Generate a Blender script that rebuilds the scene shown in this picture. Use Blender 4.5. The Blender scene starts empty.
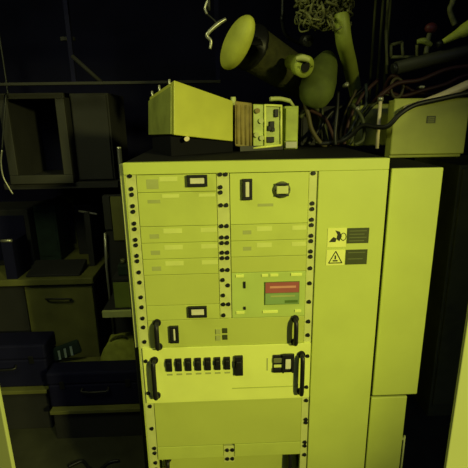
import bpy, bmesh, math, random
from mathutils import Vector, Matrix
random.seed(7)
C = bpy.context.scene.collection
PI = math.pi

# ------------------------------------------------------------------ camera
CX, CY, CZ, YAW, PITCH, ROLL, FPX = 0.2366, -1.0582, 1.5269, 0.0342, 0.2729, 0.0159, 420.0
_cy, _sy, _cp, _sp = math.cos(YAW), math.sin(YAW), math.cos(PITCH), math.sin(PITCH)
FW = Vector((_sy*_cp, _cy*_cp, -_sp)); _r = Vector((_cy, -_sy, 0)); _u = _r.cross(FW)
RT = math.cos(ROLL)*_r - math.sin(ROLL)*_u
UP = math.sin(ROLL)*_r + math.cos(ROLL)*_u
def at(px, py, Y):
    """the point of the vertical plane at depth Y that the photograph shows at (px, py)"""
    d = FW + RT*((px-234)/FPX) + UP*((234-py)/FPX)
    return Vector((CX, CY, CZ)) + d*((Y-CY)/d.y)
cam = bpy.data.cameras.new('camera'); co = bpy.data.objects.new('camera', cam); C.objects.link(co)
cam.sensor_width = 36; cam.lens = 36*FPX/468; cam.clip_start = .02
M = Matrix((RT, UP, -FW)).transposed().to_4x4(); M.translation = (CX, CY, CZ)
co.matrix_world = M
bpy.context.scene.camera = co

# --------------------------------------------------------------- materials
def mat(name, rgb, rough=.55, metal=0., var=.06, scale=18., bump=0., bscale=120., spec=.5):
    m = bpy.data.materials.new(name); m.use_nodes = True
    nt = m.node_tree; b = nt.nodes['Principled BSDF']
    b.inputs['Roughness'].default_value = rough; b.inputs['Metallic'].default_value = metal
    b.inputs['Specular IOR Level'].default_value = spec
    tc = nt.nodes.new('ShaderNodeTexCoord'); n = nt.nodes.new('ShaderNodeTexNoise')
    n.inputs['Scale'].default_value = scale; n.inputs['Detail'].default_value = 4
    nt.links.new(tc.outputs['Object'], n.inputs['Vector'])
    r = nt.nodes.new('ShaderNodeValToRGB')
    r.color_ramp.elements[0].position = .3; r.color_ramp.elements[1].position = .7
    r.color_ramp.elements[0].color = tuple(max(0, c*(1-var)) for c in rgb)+(1,)
    r.color_ramp.elements[1].color = tuple(min(1, c*(1+var)) for c in rgb)+(1,)
    nt.links.new(n.outputs['Fac'], r.inputs['Fac']); nt.links.new(r.outputs['Color'], b.inputs['Base Color'])
    if bump:
        n2 = nt.nodes.new('ShaderNodeTexNoise'); n2.inputs['Scale'].default_value = bscale
        nt.links.new(tc.outputs['Object'], n2.inputs['Vector'])
        bp = nt.nodes.new('ShaderNodeBump'); bp.inputs['Strength'].default_value = bump; bp.inputs['Distance'].default_value = .01
        nt.links.new(n2.outputs['Fac'], bp.inputs['Height']); nt.links.new(bp.outputs['Normal'], b.inputs['Normal'])
    return m
PAINT = mat('rack_paint', (.60, .68, .13), .5, var=.04, scale=9)
PAINT2 = mat('module_paint', (.56, .63, .12), .5, var=.05, scale=14)
PAINT3 = mat('greenish_module_paint', (.51, .63, .14), .5, var=.05, scale=14)
BLANK = mat('blank_panel_paint', (.54, .60, .115), .5, var=.04, scale=8)
WHITE = mat('white_panel_paint', (.86, .93, .22), .45, var=.04, scale=10)
PATCH = mat('pale_label_paper', (.70, .76, .20), .6)
SMUDGE = mat('grey_label_print', (.42, .46, .14), .6)
RAIL = mat('zinc_rail', (.64, .68, .22), .5, .0, var=.05, scale=30)
SEAM = mat('dark_seam', (.18, .20, .04), .7)
BLACK = mat('black_plastic', (.008, .008, .010), .5)
BLACKMAT = mat('black_rubber_and_shade', (.006, .006, .009), .9, spec=.15)  # tray rubber, also the put-in shade on tops and in gaps
IVORY = mat('ivory_plastic', (.78, .76, .50), .4)
GREYP = mat('grey_plastic', (.16, .17, .07), .5)
REDS = mat('red_sign', (.40, .10, .09), .5)
PINK = mat('pale_red_print', (.72, .32, .22), .5)
GREENS = mat('green_sign', (.25, .39, .12), .5)
DKGREEN = mat('dark_green_print', (.10, .18, .03), .5)
YSTICK = mat('yellow_sticker', (.86, .90, .22), .5)
INK = mat('black_ink', (.02, .022, .01), .6)
LBLDARK = mat('dark_label', (.055, .065, .015), .5)
LBLLINE = mat('label_line', (.14, .16, .05), .5)
BOXP = mat('instrument_paint', (.58, .60, .09), .5, var=.07, scale=12)
BOXG = mat('instrument_shaded_end', (.30, .34, .07), .6, var=.2, scale=20)  # housing paint darkened for the shaded left end
BROWN = mat('brown_cover', (.26, .20, .05), .6, var=.3, scale=25)
PALEG = mat('pale_green_metal', (.42, .50, .09), .45, var=.2, scale=30)
DKMETAL = mat('dark_metal', (.03, .032, .03), .5, .3)
SILVER = mat('worn_steel', (.50, .50, .40), .35, .6)
SLEEVE = mat('dark_olive_cloth', (.045, .046, .010), .9, var=.3, scale=30, bump=.5, bscale=60)
DUCTW = mat('pale_duct_plastic', (.62, .66, .09), .6, var=.12, scale=20)
HOSE = mat('pale_green_hose', (.46, .55, .085), .5, var=.2, scale=14)
OLIVE = mat('olive_fabric', (.10, .13, .02), .8, var=.3, scale=18)
TANGLE = mat('olive_braid', (.20, .21, .075), .7, var=.6, scale=30)
CABLEK = mat('black_cable', (.010, .010, .011), .5)
CABLER = mat('reddish_cable', (.045, .014, .014), .6)
CABLEG = mat('green_cable', (.05, .06, .02), .6)
CABLEB = mat('brown_cable', (.09, .075, .03), .6)
CABLET = mat('teal_cable', (.02, .03, .03), .6)
BEIGE = mat('beige_conduit', (.85, .74, .48), .5)
GREYBOX = mat('grey_green_box_paint', (.44, .48, .09), .55, var=.12, scale=9)
DKGREENP = mat('dark_green_panel_paint', (.11, .12, .025), .7, var=.3, scale=10)
REDK = mat('dark_red_plastic', (.13, .025, .03), .5)
PIPEG = mat('bright_green_pipe_paint', (.78, .92, .10), .5, var=.15)
PIPED = mat('dark_grey_pipe', (.05, .052, .035), .6)
NAVY = mat('blue_black_paint', (.008, .008, .035), .7, spec=.2)
WALLM = mat('blue_black_wall_paint', (.012, .012, .04), .9, var=.3, scale=3, spec=.1)
FLOORM = mat('dark_floor_covering', (.05, .052, .03), .9, var=.35, scale=5, spec=.2)
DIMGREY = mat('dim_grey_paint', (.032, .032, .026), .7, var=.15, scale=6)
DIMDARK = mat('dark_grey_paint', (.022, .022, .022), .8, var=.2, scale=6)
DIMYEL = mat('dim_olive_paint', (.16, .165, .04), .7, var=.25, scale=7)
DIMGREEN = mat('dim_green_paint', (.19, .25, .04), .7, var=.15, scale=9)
PALE = mat('pale_paint', (.55, .60, .22), .6)
BAGM = mat('olive_bag_fabric', (.36, .40, .055), .85, var=.2, scale=24, bump=.6, bscale=30)
TEALK = mat('dark_teal_fabric', (.012, .03, .018), .8, var=.3)
WSTRIPE = mat('white_stripe', (.35, .45, .38), .6)
DOORP = mat('pale_door_paint', (.46, .50, .15), .6, var=.05, scale=6)

# ---------------------------------------------------------------- geometry
class MB:
    def __init__(s): s.bm = bmesh.new(); s.mats = []
    def mi(s, m):
        if m not in s.mats: s.mats.append(m)
        return s.mats.index(m)
    def _tag(s, verts, m, smooth=False):
        i = s.mi(m); vs = set(verts)
        for f in {f for v in vs for f in v.link_faces}:
            f.material_index = i; f.smooth = smooth
    def box(s, x0, x1, y0, y1, z0, z1, m, bev=0., seg=2, mx=None):
        r = bmesh.ops.create_cube(s.bm, size=1); vs = r['verts']
        for v in vs:
            v.co = Vector(((x0+x1)/2+v.co.x*(x1-x0), (y0+y1)/2+v.co.y*(y1-y0), (z0+z1)/2+v.co.z*(z1-z0)))
        if bev:
            es = list({e for v in vs for e in v.link_edges})
            rr = bmesh.ops.bevel(s.bm, geom=es, offset=bev, segments=seg, affect='EDGES', profile=.5)
            vs = list({v for f in rr['faces'] for v in f.verts} | {v for v in vs if v.is_valid})
            vs = s._island(vs)
        if mx is not None:
            for v in vs: v.co = mx @ v.co
        s._tag(vs, m); return s
    def _island(s, vs):
        seen = set(vs); st = list(vs)
        while st:
            v = st.pop()
            for e in v.link_edges:
                o = e.other_vert(v)
                if o not in seen: seen.add(o); st.append(o)
        return list(seen)
    def hexa(s, p, m, bev=0.):
        """p: 8 points, front a b c d (counter-clockwise) then back a b c d"""
        vs = [s.bm.verts.new(q) for q in p]
        for f in ((0,1,2,3), (7,6,5,4), (0,4,5,1), (1,5,6,2), (2,6,7,3), (3,7,4,0)):
            s.bm.faces.new([vs[i] for i in f])
        bmesh.ops.recalc_face_normals(s.bm, faces=list({f for v in vs for f in v.link_faces}))
        if bev:
            es = list({e for v in vs for e in v.link_edges})
            rr = bmesh.ops.bevel(s.bm, geom=es, offset=bev, segments=2, affect='EDGES', profile=.5)
            vs = s._island([v for f in rr['faces'] for v in f.verts])
        s._tag(vs, m); return s
    def tube(s, pts, r, m, n=10, steps=6, cap=True, smooth_path=True):
        pts = [Vector(p) for p in pts]
        rs = r if isinstance(r, (list, tuple)) else [r]*len(pts)
        P, R = [], []
        if smooth_path and len(pts) > 2:
            for i in range(len(pts)-1):
                p0 = pts[max(i-1, 0)]; p1 = pts[i]; p2 = pts[i+1]; p3 = pts[min(i+2, len(pts)-1)]
                for k in range(steps):
                    t = k/steps
                    P.append(.5*((2*p1)+(p2-p0)*t+(2*p0-5*p1+4*p2-p3)*t*t+(3*p1-p0-3*p2+p3)*t**3))
                    R.append(rs[i]*(1-t)+rs[i+1]*t)
            P.append(pts[-1]); R.append(rs[-1])
        else: P, R = pts, list(rs)
        rings = []; nrm = None
        for i, p in enumerate(P):
            t = (P[min(i+1, len(P)-1)]-P[max(i-1, 0)])
            t = t.normalized() if t.length > 1e-9 else Vector((0, 0, 1))
            if nrm is None:
                a = Vector((0, 0, 1)) if abs(t.z) < .9 else Vector((1, 0, 0)); nrm = t.cross(a).normalized()
            else:
                nrm = nrm - t*nrm.dot(t); nrm = nrm.normalized() if nrm.length > 1e-6 else t.orthogonal().normalized()
            b = t.cross(nrm)
            rings.append([s.bm.verts.new(p+(nrm*math.cos(2*PI*k/n)+b*math.sin(2*PI*k/n))*R[i]) for k in range(n)])
        for a, b in zip(rings, rings[1:]):
            for k in range(n): s.bm.faces.new((a[k], a[(k+1)%n], b[(k+1)%n], b[k]))
        vs = [v for r_ in rings for v in r_]
        s._tag(vs, m, True)
        if cap:
            i = s.mi(m)
            for rg in (rings[0][::-1], rings[-1]):
                f = s.bm.faces.new(rg); f.material_index = i
        bmesh.ops.recalc_face_normals(s.bm, faces=list({f for v in vs for f in v.link_faces}))
        return s
    def cyl(s, p0, p1, r, m, n=20, r2=None):
        return s.tube([p0, p1], [r, r if r2 is None else r2], m, n=n, smooth_path=False)
    def lathe(s, c, axis, prof, m, n=28, smooth=True):
        """prof: (distance along axis, radius); closed to a solid"""
        a = Vector(axis).normalized(); return s.tube([Vector(c)+a*t for t, r in prof], [r for t, r in prof], m, n=n, smooth_path=False)
    def ball(s, c, r, m, sx=1, sy=1, sz=1, sub=2):
        vs = bmesh.ops.create_icosphere(s.bm, subdivisions=sub, radius=1)['verts']
        for v in vs: v.co = Vector(c)+Vector((v.co.x*r*sx, v.co.y*r*sy, v.co.z*r*sz))
        s._tag(vs, m, True); return s
    def prism(s, pts, y0, y1, m):
        """outline of (x, z) points extruded from y0 to y1"""
        a = [s.bm.verts.new((x, y0, z)) for x, z in pts]; b = [s.bm.verts.new((x, y1, z)) for x, z in pts]
        n = len(pts); s.bm.faces.new(a); s.bm.faces.new(b[::-1])
        for k in range(n): s.bm.faces.new((a[k], b[k], b[(k+1)%n], a[(k+1)%n]))
        bmesh.ops.recalc_face_normals(s.bm, faces=list({f for v in a+b for f in v.link_faces}))
        s._tag(a+b, m); return s
    def build(s, name, parent=None, label=None, origin=None):
        me = bpy.data.meshes.new(name)
        if parent is not None: off = parent['_o']
        else: off = Vector(origin) if origin is not None else None
        if off is None:
            co = [v.co for v in s.bm.verts]
            off = Vector(((min(c.x for c in co)+max(c.x for c in co))/2, (min(c.y for c in co)+max(c.y for c in co))/2, min(c.z for c in co)))
        off = Vector(off)
        for v in s.bm.verts: v.co -= off
        s.bm.to_mesh(me); s.bm.free()
        for m in s.mats: me.materials.append(m)
        o = bpy.data.objects.new(name, me); C.objects.link(o)
        if parent is not None: o.parent = parent; o['_o'] = tuple(off)
        else: o.location = off; o['_o'] = tuple(off)
        if label: o['label'] = label
        return o
def thing(name, label, cat, loc, group=None):
    o = bpy.data.objects.new(name, None); C.objects.link(o); o.empty_display_size = .05
    o.location = loc; o['_o'] = tuple(loc); o['label'] = label; o['category'] = cat
    if group: o['group'] = group
    return o
def tag(o, label, cat, group=None):
    o['label'] = label; o['category'] = cat
    if group: o['group'] = group
    return o
def struct(o): o['kind'] = 'structure'; return o
def prect(x0, y0, x1, y1, Y):
    """axis-aligned world rectangle X0, X1, Z0, Z1 in the plane Y seen at that pixel rectangle"""
    a = at(x0, (y0+y1)/2, Y); b = at(x1, (y0+y1)/2, Y); t = at((x0+x1)/2, y0, Y); d = at((x0+x1)/2, y1, Y)
    return a.x, b.x, d.z, t.z

# -------------------------------------------------------------------- room
RX0, RX1, RY0, RY1, RZ1 = -1.75, 2.8, -3.3, 1.75, 2.5
struct(MB().box(RX0, RX1, RY0, RY1, -.08, 0, FLOORM).build('floor'))
struct(MB().box(RX0, RX1, RY0, RY1, RZ1, RZ1+.08, WALLM).build('ceiling'))
struct(MB().box(RX0-.08, RX1+.08, RY1, RY1+.08, -.08, RZ1+.08, WALLM).build('wall_back'))
struct(MB().box(RX0-.08, RX1+.08, RY0-.08, RY0, -.08, RZ1+.08, WALLM).build('wall_front'))
struct(MB().box(RX0-.08, RX0, RY0, RY1, -.08, RZ1+.08, WALLM).build('wall_left'))
struct(MB().box(RX1, RX1+.08, RY0, RY1, -.08, RZ1+.08, WALLM).build('wall_right'))

# -------------------------------------------------------------------- rack
W, T, ZB, U = .669, 1.42, 1.3897, .04445
def zu(u): return ZB-u*U
rack = thing('equipment_rack', 'tall pale yellow-green equipment rack full of half-width modules with black screws', 'equipment rack', (W/2, .3, 0))
DEP = .56
b = MB()
b.box(0, .003, .0, DEP, .02, T-.009, PAINT); b.box(.487, .493, .004, DEP, .02, T-.03, PAINT)      # side walls
b.box(0, W, DEP-.01, DEP, .02, T-.01, PAINT)                                                # back
b.box(.02, W-.02, .03, DEP-.03, 0, .07, BLACK)                                              # plinth
b.box(0, W, 0, DEP, .07, .10, PAINT); b.box(.003, .49, .03, DEP-.012, .10, .11, DKMETAL)
b.box(-.012, -.001, .012, .030, .90, T-.004, RAIL, .001)                                    # lip on the left flank
b.build('frame', rack)
MB().box(0, W, -.004, .02, ZB+.001, T, PAINT, .0015).build('top_trim', rack)
MB().box(-.0005, W, .0205, DEP, T-.008, T-.0005, BLACKMAT, .001).build('shade_sheet', rack, 'black sheet standing in for shade on the top of the rack')  # black sheet added so the rack top stays dark under the lamp
sp = MB().box(.489, W, -.004, DEP-.012, .105, ZB+.0008, PAINT, .002).build('side_panel', rack)
# stickers on the blank panel
def sticker(zc, xo, kind):
    x0, x1, h = .519+xo, .569+xo, .052 if kind == 'hand' else .043
    s = MB(); y = -.0045
    s.box(x0, x1, y-.0006, y, zc-h/2, zc+h/2, YSTICK)
    yy = y-.001
    if kind == 'hand':      # crush pictogram: dark wedge, hand and roller
        cx = x0+.024
        s.prism([(x0+.004, zc-.012), (x0+.022, zc-.012), (x0+.024, zc-.002), (x0+.016, zc+.002), (x0+.010, zc-.004)], yy, y, INK)
        s.prism([(cx, zc-.004), (cx+.008, zc-.010), (cx+.014, zc+.004), (cx+.008, zc+.016), (cx-.004, zc+.020), (cx+.002, zc+.008)], yy, y, INK)
        ring = [(cx+.018+.0075*math.cos(a*PI/8), zc+.002+.0105*math.sin(a*PI/8)) for a in range(16)]
        for a in range(0, 16, 2):
            p, q = ring[a], ring[(a+2)%16]
            s.tube([(p[0], y-.0004, p[1]), (q[0], y-.0004, q[1])], .0012, INK, n=5, smooth_path=False)
    else:                   # warning triangle
        tr = [(x0+.007, zc-.015), (x0+.043, zc-.015), (x0+.025, zc+.018)]
        for k in range(3):
            p, q = tr[k], tr[(k+1)%3]
            s.tube([(p[0], y-.0006, p[1]), (q[0], y-.0006, q[1])], .0015, INK, n=5, smooth_path=False)
        s.box(x0+.0225, x0+.0265, yy, y, zc-.005, zc+.006, INK); s.box(x0+.018, x0+.031, yy, y, zc-.011, zc-.007, INK)
    s.build('warning_sticker', sp, 'yellow sticker with a black hand pictogram' if kind == 'hand' else 'yellow sticker with a warning triangle')
    d = MB(); dx0, dx1 = x1+.002-xo*.5, x1+.060-xo*.5
    zt = zc+(.004 if kind == 'hand' else 0)
    d.box(dx0, dx1, y-.0007, y, zt-.021, zt+.021, LBLDARK)
    for k in range(4 if kind == 'hand' else 2):
        zz = zt+.013-k*(.009 if kind == 'hand' else .018)
        d.box(dx0+.006, dx1-.006-.006*(k % 2), y-.0010, y, zz-.0012, zz+.0012, LBLLINE)
    d.build('caption_label', sp, 'dark caption label beside the hand sticker' if kind == 'hand' else 'dark caption label beside the triangle sticker')
sticker(zu(3.93), 0, 'hand'); sticker(zu(5.18), -.001, 'tri')
# mounting rails
MB().box(.003, .030, .000, .02, .11, ZB, RAIL, .001).build('mounting_rail', rack)
MB().box(.231, .263, .000, .02, zu(9), ZB, RAIL, .001).build('mounting_rail', rack)
MB().box(.231, .263, .000, .02, zu(20), zu(18.65), RAIL, .001).build('mounting_rail', rack)
MB().box(.466, .4865, .000, .02, .11, ZB, RAIL, .001).build('mounting_rail', rack)
MB().box(.4866, .489, .000, .02, .11, ZB, SEAM).build('seam_strip', rack)

def panel(name, x0, x1, u0, u1, m, y0=-.003, label=None, gap=.0009, y1=.03):
    b = MB(); b.box(x0+.0006, x1-.0006, y0, y1, zu(u1)+gap*.5, zu(u0)-gap*.5, m, .0012)
    return b.build(name, rack, label)
def deco(p, x0, x1, u0, u1, m, y=-.003, t=.0006):
    return (x0, x1, y-t, y, zu(u1), zu(u0), m)
def decor(p, name, items, label=None):
    b = MB()
    for i in items: b.box(*i)
    return b.build(name, p, label)
def framed(p, name, x0, x1, u0, u1, y=-.003, label=None, d=.010, w=.0066, core=IVORY, cin=.0):
    """black bezel around a pale rocker"""
    z0, z1 = zu(u1), zu(u0); b = MB()
    b.box(x0, x1, y-d, y, z1-w, z1, BLACK, .001); b.box(x0, x1, y-d, y, z0, z0+w, BLACK, .001)
    b.box(x0, x0+w, y-d, y, z0+w, z1-w, BLACK, .001); b.box(x1-w, x1, y-d, y, z0+w, z1-w, BLACK, .001)
    b.box(x0+w, x1-w, y-.003, y, z0+w, z1-w, GREYP)
    b.box(x0+w+.001+cin, x1-w-.001-cin, y-d*.75, y-.003, z0+w+.001, z1-w-.001, core, .001)
    return b.build(name, p, label)
def handle(p, x, u0, u1, y=-.003, lean=0.):
    z0, z1 = zu(u1), zu(u0); b = MB(); r = .0065
    pts = [(x, y, z1-.006), (x, y-.012, z1-.006), (x+lean, y-.021, z1-.014), (x+lean, y-.023, (z0+z1)/2), (x+lean, y-.021, z0+.014), (x, y-.012, z0+.006), (x, y, z0+.006)]
    b.tube(pts, r, BLACK, n=10, steps=5)
    b.cyl((x, y-.006, z1-.006), (x, y, z1-.006), .0105, BLACK); b.cyl((x, y-.006, z0+.006), (x, y, z0+.006), .0105, BLACK)
    return b.build('handle', p, 'black bow handle')
LX0, LX1, RX_0, RX_1 = .0305, .2305, .2635, .4655
# left column, top to bottom
p = panel('module_panel', LX0, LX1, 0, 1, PAINT2)
decor(p, 'label_plate', [deco(p, .055, .085, .25, .8, SMUDGE)], 'grey label plate')
decor(p, 'label_plate', [deco(p, .088, .133, .12, .38, PATCH)], 'pale label strip')
framed(p, 'rocker_switch', .157, .208, .04, .70, label='black framed pale rocker switch')
p = panel('module_panel', LX0, LX1, 1, 3, PAINT2)
decor(p, 'label_plate', [deco(p, .055, .087, 1.42, 1.62, SMUDGE)], 'grey label plate')
decor(p, 'label_plate', [deco(p, .092, .135, 1.12, 1.32, PATCH)], 'pale label strip')
decor(p, 'label_plate', [deco(p, .185, .226, 1.12, 1.3, PATCH)], 'pale label strip')
for k in (3, 4, 5):
    p = panel('module_panel', LX0, LX1, k, k+1, PAINT2)
    decor(p, 'label_plate', [deco(p, .090, .138, k+.14, k+.42, PATCH)], 'pale label strip')
    decor(p, 'label_plate', [deco(p, .186, .228, k+.14, k+.40, PATCH)], 'pale label strip')
    decor(p, 'label_plate', [deco(p, .054, .078, k+.45, k+.72, SMUDGE)], 'grey label plate')
panel('blank_panel', LX0, LX1, 6, 8, BLANK)
p = panel('module_panel', LX0, LX1, 8, 9, PAINT2)
framed(p, 'rocker_switch', .145, .195, 8.08, 8.80, label='black framed pale rocker switch')
# right column
p = panel('module_panel', RX_0, RX_1, 0, 3, PAINT)
framed(p, 'circuit_breaker', .2955, .3205, .32, 1.52, label='black framed upright breaker')
b = MB(); cx, cz = .3965, zu(.98)
b.lathe((cx, -.003, cz), (0, -1, 0), [(0, .021), (.007, .021), (.007, .015), (.004, .015)], GREYP)
b.box(cx-.015, cx+.015, -.014, -.007, cz-.010, cz+.010, RAIL, .002)
b.box(cx-.017, cx+.017, -.012, -.007, cz+.012, cz+.0165, BLACK, .001); b.box(cx-.017, cx+.017, -.012, -.007, cz-.0165, cz-.012, BLACK, .001)
b.build('connector_socket', p, 'round grey connector socket')
decor(p, 'label_plate', [deco(p, .335, .375, 1.78, 1.95, SMUDGE)], 'grey printed line')
for k in (3, 4):
    p = panel('module_panel', RX_0, RX_1, k, k+1, PAINT2)
    decor(p, 'label_plate', [deco(p, .332, .372, k+.14, k+.42, PATCH)], 'pale label strip')
    decor(p, 'label_plate', [deco(p, .425, .462, k+.14, k+.40, PATCH)], 'pale label strip')
    decor(p, 'label_plate', [deco(p, .296, .318, k+.36, k+.60, SMUDGE)], 'grey label plate')
panel('blank_panel', RX_0, RX_1, 5, 6, BLANK)
p = panel('module_panel', RX_0, RX_1, 6, 9, PAINT3, label='greenish module panel with a red and green sign')
for x0, x1, u in ((.275, .297, 6.2), (.345, .362, 6.2), (.368, .390, 6.2), (.424, .454, 6.2), (.275, .298, 8.62), (.348, .390, 8.62), (.437, .455, 8.62)):
    b = MB(); b.box(x0, x1, -.0055, -.003, zu(u+.09), zu(u-.09), WHITE, .001); b.build('latch_clip', p, 'pale clip')
for u, h in ((6.78, .22), (8.32, .10)):
    b = MB(); b.box(.296, .302, -.007, -.003, zu(u+h), zu(u-h), BLACK, .001); b.build('toggle', p, 'black toggle')
s = MB(); sx0, sx1 = .3535, .4485
s.box(sx0, sx1, -.0055, -.003, zu(8.14), zu(6.64), DKGREEN)
s.box(sx0+.002, sx1-.001, -.0062, -.0055, zu(7.35), zu(6.66), REDS)
s.box(sx0+.014, sx1-.010, -.0066, -.0062, zu(7.04), zu(6.90), PINK)
s.box(sx0+.002, sx1-.001, -.0062, -.0055, zu(8.10), zu(7.38), GREENS)
s.box(sx0+.055, sx1-.004, -.0066, -.0062, zu(8.04), zu(7.86), DKGREEN)
s.box(sx0+.016, sx1-.012, -.0066, -.0062, zu(7.62), zu(7.52), SMUDGE)
s.build('warning_sign', p, 'small sign, red above and green below')
# full-width drawer
p = panel('drawer', LX0, RX_1, 9, 10.87, BLANK, label='full width drawer with a black handle at each end')
handle(p, .0575, 8.98, 10.9); handle(p, .4385, 9.0, 10.9)
framed(p, 'rocker_switch', .091, .115, 9.36, 10.5, label='black framed upright rocker switch', cin=.002)
for x, u, m in ((.224, 9.88, SMUDGE), (.224, 10.32, SMUDGE), (.243, 9.82, LBLDARK), (.243, 10.28, LBLDARK)):
    b = MB(); b.box(x-.007, x+.007, -.006, -.003, zu(u+.17), zu(u-.17), m, .001); b.build('push_button', p)
# white control panel
p = panel('control_panel', .010, .4862, 10.88, 14.92, WHITE, y0=-.006, label='bright white control panel with a row of black breakers')
for k in range(7):
    x = .0830+k*.0274
    b = MB(); b.box(x-.0086, x+.0086, -.013, -.006, zu(12.52), zu(11.62), BLACK, .002); b.box(x-.005, x+.005, -.021, -.013, zu(12.1), zu(11.75), BLACK, .002)
    b.build('breaker', p, 'black breaker toggle')
    decor(p, 'label_plate', [deco(p, x-.008, x+.008, 12.74, 12.86, SMUDGE, y=-.006)])
b = MB(); b.box(.2685, .2920, -.016, -.006, zu(12.95), zu(11.55), BLACK, .002); b.box(.273, .287, -.026, -.016, zu(12.3), zu(11.8), BLACK, .002)
b.build('main_breaker', p, 'large black main breaker')
b = MB()
b.box(.378, .437, -.011, -.006, zu(12.90), zu(11.60), BLACK, .002)
b.box(.379, .405, -.014, -.011, zu(12.12), zu(11.79), GREYP, .001); b.box(.380, .404, -.0135, -.011, zu(12.46), zu(12.26), PATCH, .001)
b.box(.378, .405, -.014, -.011, zu(12.82), zu(12.54), BLACK, .001)
b.box(.4035, .409, -.018, -.011, zu(12.84), zu(11.52), BLACK, .001); b.box(.409, .437, -.018, -.011, zu(11.82), zu(11.50), BLACK, .001)
b.box(.4305, .437, -.018, -.011, zu(12.84), zu(11.82), BLACK, .001)
b.box(.412, .428, -.017, -.011, zu(12.56), zu(11.86), IVORY, .002)
b.build('breaker_group', p, 'black breaker group with one ivory rocker')
decor(p, 'label_plate', [deco(p, .360, .3635, 11.85, 12.75, SMUDGE, y=-.006)], 'thin grey label')
decor(p, 'groove', [deco(p, .26, .45, 13.95, 14.03, BLANK, y=-.006)], 'faint line')
handle(p, .0430, 11.55, 14.4, y=-.006, lean=-.001); handle(p, .4590, 11.5, 14.5, y=-.006)
# below it
panel('blank_panel', LX0, RX_1, 14.94, 18.45, BLANK, label='tall blank panel')
panel('module_panel', LX0, LX1, 18.46, 19.5, PAINT2, y0=-.004)
panel('module_panel', RX_0, RX_1, 18.46, 19.5, PAINT2, y0=-.004)
p = panel('drawer', LX0, RX_1, 19.4, 23.5, BLANK, y0=.055, label='recessed lower drawer with a black handle at each end', y1=.08)
handle(p, .052, 20.5, 23.2, y=.055); handle(p, .441, 20.0, 23.2, y=.055)
panel('blank_panel', LX0, RX_1, 23.5, 28.7, BLANK)
# screws
scr = []
for u in (.04,): scr.append((.0155, u, 0))
for u in (.93, 1.92, 2.95, 3.93, 4.92): scr += [(.0165, u-.16, 0), (.0165, u+.17, 0)]
scr += [(.0185, u, 0) for u in (5.8, 6.45, 7.42, 8.08, 8.83, 9.44, 10.45, 11.75, 14.1)]
scr += [(.0195, u, -1) for u in (11.32,)][:0]
scr += [(.019, u, 0) for u in (15.2, 16.95)] + [(.022, 18.55, 0), (.022, 18.95, 0), (.022, 19.75, 0), (.022, 20.3, 0)]
XA, XB = .2405, .2545
scr += [(XA, .05, 0), (XB, .05, 0), (XA, .78, 0), (XA, 1.08, 0), (XA, 1.83, 0), (XB, 1.83, 0), (XA, 3.07, 0), (XB, 3.07, 0)]
for u in (3.93, 4.87): scr += [(x, u+d, 0) for x in (XA, XB) for d in (-.17, .17)]
scr += [(XA, 5.8, 0), (XB, 5.8, 0), (XA, 6.44, 0), (XB, 6.8, 0), (XA, 7.45, 0), (XA, 8.05, 0), (XB, 8.05, 0), (XA, 8.79, 0)]
scr += [(x, u, 0) for x in (.2415, .257) for u in (18.95, 19.68)]
scr += [(.4765, u, 0) for u in (.09,)]
for u in (2.0, 2.97, 3.95, 4.93): scr += [(.4765, u-.16, 0), (.4765, u+.17, 0)]
scr += [(.477, u, 0) for u in (5.84, 6.82, 8.05, 9.4, 10.35, 11.78, 14.08)]
scr += [(.479, 15.2, 0), (.480, 16.7, 0), (.480, 16.95, 0), (.4795, 18.55, 0), (.4795, 18.85, 0), (.4795, 19.6, 0)]
b = MB(); b.cyl((0, -.004, 0), (0, .004, 0), .0056, BLACK, n=8, r2=.0056); b.box(-.003, .003, -.0055, -.004, -.0008, .0008, BLACK)
s0 = b.build('screw', origin=(0, 0, 0)); first = True
for x, u, q in scr:
    if first: s = s0; first = False
    else: s = s0.copy(); C.objects.link(s)
    s.parent = rack
    yy = -.005 if 11.0 < u < 15.1 else 0
    s.location = Vector((x, yy-.0005, zu(u)))-Vector(rack['_o'])

# --------------------------------------------- cabinets to the right of it
def cabinet(label, x0, x1, y0, y1, z0, z1, m, px=None):
    t = thing('side_cabinet', label, 'cabinet', ((x0+x1)/2, (y0+y1)/2, z0))
    MB().box(x0+.004, x1-.004, y0+.012, y1, z0+.003, z1-.003, m, .002).build('body', t)
    MB().box(x0, x1, y0, y0+.011, z0, z1, m, .003).build('front_cover', t)
    MB().box(x0-.003, x0-.0004, y0+.004, y0+.14, z0+.004, z1-.004, BLACKMAT).build('gap_shade_strip', t, 'black strip standing in for shade in the edge gap')  # added black strip, paints the shade of the side gap
    MB().box(x0+.001, x1-.001, y0+.013, y1, z1-.0025, z1+.001, BLACKMAT).build('shade_sheet', t, 'black sheet standing in for shade on the top')  # added black sheet, colours the lit top as if shaded
    return t
a = prect(391, 168, 443, 168, .03); c0 = at(418, 394, .03); top = at(417, 168, .03).z; zmid = at(397, 395, .03).z
xr = (at(443, 168, .03).x+at(418, 393, .03).x)/2
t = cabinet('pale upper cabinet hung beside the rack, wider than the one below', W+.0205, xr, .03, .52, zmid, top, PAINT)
xl = (at(405, 398, .06).x+at(398.5, 468, .06).x)/2
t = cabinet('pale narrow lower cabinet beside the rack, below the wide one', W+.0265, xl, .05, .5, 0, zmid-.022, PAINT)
b = MB(); q = at(400, 436, .08)
b.tube([(xl+.021, .08, q.z), (xl+.021, .08, .2)], .0035, RAIL, n=8, smooth_path=False)
for zz in (q.z-.01, .22): b.box(xl-.004, xl+.022, .077, .083, zz-.004, zz+.004, RAIL)
b.build('cable_duct', t, 'thin pale rod on the flank')
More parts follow.
